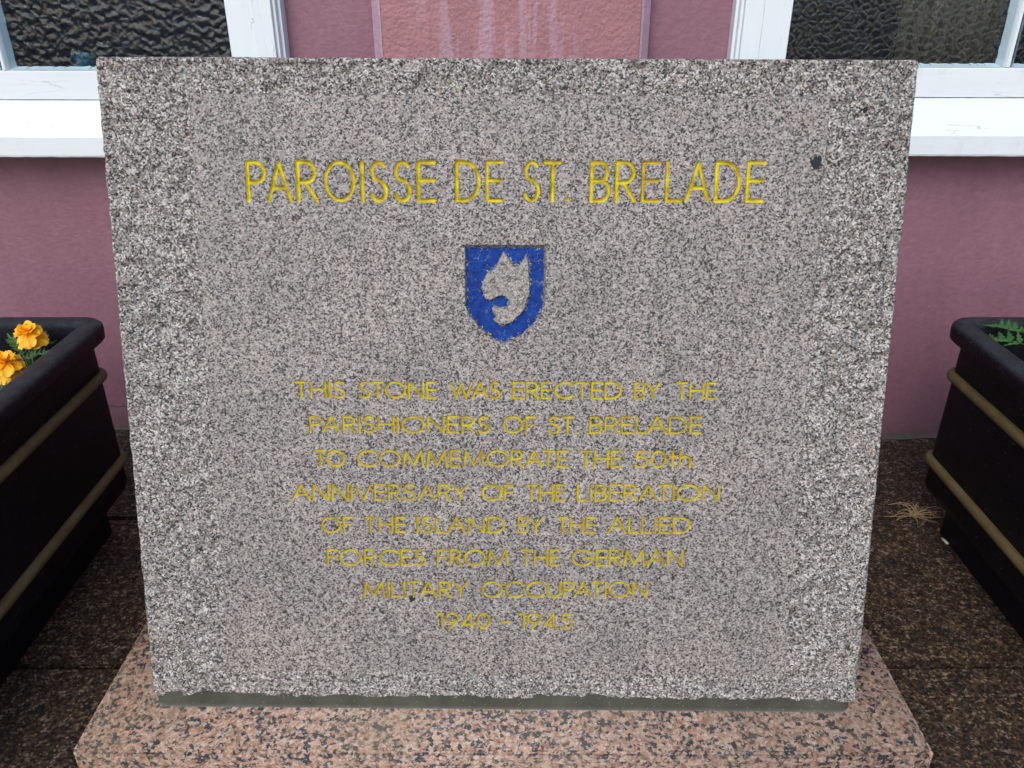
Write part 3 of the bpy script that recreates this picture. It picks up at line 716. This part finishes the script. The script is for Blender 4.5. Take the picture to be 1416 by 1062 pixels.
pm = mesh('honed_panel', np.concatenate(panelV), np.concatenate(panelF)); link('honed_panel', pm, stone, M['granite'])
# --- mortar bed under the tilted block (front face slightly uneven)
nx = 240; V = []; F = []
tanl = math.tan(math.radians(15))
for i in range(nx+1):
    t_ = i/nx; x = -SW/2+.002+(SW-.008)*t_; e = min(t_, 1-t_)*nx
    c = .012*max(0, 1-e/5)**2
    w1 = .0015*math.sin(i*.21)+random.uniform(-.001, .001)+.003*math.sin(i*.05+1)
    V += [(x, .003+c, -.004), (x, -.0035+c, .0008), (x, -.0015+c, .004), (x, .001+c, BW+.004+w1*.6), (x, .012+c, BW+.009), (x, ST, -.03)]
for i in range(nx):
    for j in range(5): F.append([i*6+j, (i+1)*6+j, (i+1)*6+j+1, i*6+j+1])
F += [[0,1,2,3,4,5], [nx*6+k for k in (5,4,3,2,1,0)]]
mb = MB(); mb.v = V; mb.f = F; mb.build('mortar_bed', M['mortar'], stone, True)

# ------------------------------------------------------------------ planters
def rrect(hx, hy, r, n=6):
    out = []
    for cxx, cyy, a0 in ((hx-r, hy-r, 0), (-hx+r, hy-r, 90), (-hx+r, -hy+r, 180), (hx-r, -hy+r, 270)):
        for k in range(n+1):
            a = math.radians(a0+90*k/n); out.append((cxx+r*math.cos(a), cyy+r*math.sin(a)))
    return out
def sweep(prof, hx, hy, r, closed=False, cap=None):
    V = []; F = []; m = None
    for off, zz in prof:
        L = rrect(hx+off, hy+off, max(.006, r+off)); m = len(L); V += [(x, y, zz) for x, y in L]
    n = len(prof); rngn = n if closed else n-1
    for i in range(rngn):
        for j in range(m): F.append([i*m+j, i*m+(j+1) % m, ((i+1) % n)*m+(j+1) % m, ((i+1) % n)*m+j])
    if cap is not None: F.append([cap*m+j for j in range(m)])
    return V, F
def planter(label, xin, sgn, yaw=0):
    hx, hy = .30, .50
    root = empty('planter', (xin+sgn*hx, 1.925-hy, 0), (0, 0, yaw)); tag(root, label, 'planter', 'black planters beside the stone')
    prof = [(-.058, .002), (-.06, .09), (-.058, .098), (-.04, .106), (-.018, .118), (-.005, .134), (0, .152), (0, .560), (.003, .567), (.014, .570), (.026, .573), (.032, .580), (.034, .600), (.033, .612), (.026, .6195), (.008, .621), (-.012, .621), (-.020, .618), (-.025, .608), (-.026, .58), (-.032, .45)]
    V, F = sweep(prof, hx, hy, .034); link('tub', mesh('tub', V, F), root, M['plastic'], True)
    for zc in (.475, .222):
        pr = [(.002+.0140*math.cos(math.radians(a)), zc+.0140*math.sin(math.radians(a))) for a in range(0, 360, 24)]
        V, F = sweep(pr, hx, hy, .034, closed=True); link('band', mesh('band', V, F), root, M['band'], True)
    # soil
    n1, n2 = 40, 60; V = []; F = []
    for i in range(n1+1):
        for j in range(n2+1):
            V.append((-(hx-.031)+(2*hx-.062)*i/n1, -(hy-.031)+(2*hy-.062)*j/n2, .475+random.uniform(-.008, .008)))
    for i in range(n1):
        for j in range(n2): F.append([i*(n2+1)+j, (i+1)*(n2+1)+j, (i+1)*(n2+1)+j+1, i*(n2+1)+j+1])
    link('soil', mesh('soil', V, F), root, M['soil'], True)
    return root
planter('black planter with two gold bands and orange marigolds, left of the stone', -1.072, -1)
planter('black planter with two gold bands and only green leaves showing, right of the stone', 1.151, 1)

# ------------------------------------------------------------------ marigolds
def leaf_mb(m, base, dirv, up, L, nlf=5):
    """pinnate leaf: rachis and toothed leaflets"""
    d = dirv.normalized(); s = d.cross(up).normalized(); u = s.cross(d).normalized()
    def P(t): return base+d*(L*t)-Vector((0,0,1))*(L*.30*t*t)
    m.tube([P(k/5) for k in range(6)], L*.014, L*.007, 4)
    def leaflet(o, dd, ln):
        side = dd.cross(u).normalized(); wd = ln*.19; b = len(m.v); n = 7; droop = random.uniform(-.15, .1)
        prof = [.15, .8, 1.35, .55, 1.05, .42, .5, .0]
        for k in range(n+1):
            t = k/n; c = o+dd*(ln*t)+u*(ln*(droop*t*t)); w = wd*prof[k]*(1-.35*t)
            m.v += [tuple(c+side*w+u*w*.35), tuple(c), tuple(c-side*w+u*w*.35)]
        for k in range(n):
            for q in (0, 1): m.f.append([b+3*k+q, b+3*k+q+1, b+3*k+3+q+1, b+3*k+3+q])
    for k in range(nlf):
        t = .22+.68*k/(nlf-1); ln = L*(.33-.16*abs(t-.45))
        for q in (-1, 1): leaflet(P(t), (d*.75+s*q*.8+u*random.uniform(-.1,.25)).normalized(), ln)
    leaflet(P(.97), d, L*.34)
def blossom(parent, c, R, tilt):
    V = []; F = []; al = []
    T = Matrix.Rotation(tilt[0], 3, 'X') @ Matrix.Rotation(tilt[1], 3, 'Y')
    rings = [(8, 1.12, -14, .0), (7, .92, 6, .004), (5, .64, 26, .009), (4, .40, 50, .012)]
    for ri, (n, rr, elev, z0) in enumerate(rings):
        for k in range(n):
            a = 2*math.pi*(k+random.uniform(-.25, .25))/n+ri*.5; L = R*rr*random.uniform(.85, 1.1); e = math.radians(elev+random.uniform(-14, 14)); w0 = R*.34*random.uniform(.85, 1.2)*(1 if rr > .5 else .8)
            rad = Vector((math.cos(a), math.sin(a), 0)); tan = Vector((-math.sin(a), math.cos(a), 0)); nu, nv = 6, 6; b = len(V); ph = random.uniform(0, 6)
            for i in range(nu+1):
                t = i/nu; w = w0*(.28+1.0*math.sin(min(1, t*1.02)*math.pi*.60))*(1 if t < .9 else .88)
                rr_ = L*t; zz = z0+L*t*math.sin(e)-L*.35*t*t*(1 if ri < 2 else .2); out = L*t*math.cos(e)
                for j in range(nv+1):
                    s = j/nv*2-1; p = rad*(out-(.10*L*s*s if t > .8 else 0)+.05*L*math.sin(s*7+ph)*(t**4))+tan*(w*s)+Vector((0,0,zz+.20*w*s*s+.16*w*math.sin(s*5+ph)*t))
                    V.append(tuple(T @ p+c)); al.append(t)
            for i in range(nu):
                for j in range(nv): q = b+i*(nv+1)+j; F.append([q, q+nv+1, q+nv+2, q+1])
    me = mesh('blossom', V, F); at = me.attributes.new('along', 'FLOAT', 'POINT'); at.data.foreach_set('value', np.array(al, dtype=np.float32))
    return link('blossom', me, parent, M['petal'], True)
def marigold(label, base, blossoms, leaves):
    root = empty('marigold', base); tag(root, label, 'flower' if blossoms else 'plant', None)
    B = Vector(base); sm = MB(); lm = MB()
    for c, R, tilt in blossoms:
        c = Vector(c)-B
        sm.tube([(0,0,0), (c.x*.3, c.y*.3, c.z*.5), (c.x, c.y, c.z-.028)], .003, .0025, 6)
        sm.tube([(c.x, c.y, c.z-.030), (c.x, c.y, c.z-.015), (c.x, c.y, c.z-.001)], .005, .010, 10)
        blossom(root, c, R, tilt)
    for (o, dr, L) in leaves:
        o = Vector(o)-B; dr = Vector(dr)
        sm.tube([(0,0,0), (o.x*.5, o.y*.5, o.z*.7), tuple(o)], .0025, .0016, 5)
        leaf_mb(lm, o, dr, Vector((0,-.45,1)), L)
    sm.build('stem', M['stem'], root, True); lm.build('foliage', M['leaf'], root)
random.seed(11)
lv1 = [((-1.175+random.uniform(-.05,.02), 1.785+random.uniform(-.03,.05), .555+random.uniform(-.02,.03)), (random.uniform(-.6,.45), random.uniform(-.8,.9), random.uniform(-.1,.4)), random.uniform(.055,.085)) for _ in range(13)]
marigold('upper orange marigold beside the back rim of the left planter', (-1.18, 1.80, .476), [((-1.179, 1.823, .628), .035, (.42, .12))], lv1)
lv2 = [((-1.185+random.uniform(-.05,.025), 1.62+random.uniform(-.06,.06), .530+random.uniform(-.02,.02)), (random.uniform(-.6,.35), random.uniform(-.9,.6), random.uniform(-.1,.4)), random.uniform(.055,.085)) for _ in range(13)]
marigold('lower orange marigold at the left edge, in the left planter', (-1.18, 1.66, .476), [((-1.170, 1.70, .606), .038, (.30, .18))], lv2)
lv3 = [((1.238, 1.765, .618), (-.62, 1., .05), .125), ((1.250, 1.80, .632), (-.35, 1., .1), .11), ((1.28, 1.80, .63), (.3, .9, .2), .09), ((1.27, 1.72, .58), (-.6, -.5, .0), .08), ((1.30, 1.78, .6), (.9, .1, .1), .09), ((1.25, 1.72, .57), (-.7, -.2, 0), .07)]
marigold('green leafy plant without flowers in the right planter', (1.30, 1.76, .476), [], lv3)

# ------------------------------------------------------------------ dry grass tuft and litter
random.seed(5)
gm = MB(); gt = empty('dry_grass_tuft', (1.172, 1.942, .0))
for k in range(32):
    a = random.uniform(0, 2*math.pi); L = random.uniform(.035, .095); h = random.uniform(.006, .035); c = random.uniform(-1.1, 1.1)
    pts = []
    for i in range(6):
        t = i/5; pts.append((L*t*math.cos(a+c*t), .55*L*t*math.sin(a+c*t), .001+h*math.sin(t*2.6)))
    gm.tube(pts, .0010, .0005, 4)
for k in range(5):
    a = random.uniform(-.5, .5); gm.tube([(0,0,0), (.004*a, 0, .02), (.02*a, 0, .045)], .0008, .0004, 4)
gm.build('blades', M['straw'], gt); tag(gt, 'small dry yellow grass tuft growing from the paving joint near the right planter', 'grass tuft')
cb = MB().tube([(0,0,.004), (.003,-.012,.004), (.005,-.024,.004)], .0038, .0036, 8).build('cigarette_butt', M['butt'], None, True); cb.location = (1.200, 1.83, .001)
tag(cb, 'small white butt lying on the paving by the foot of the right planter', 'litter')
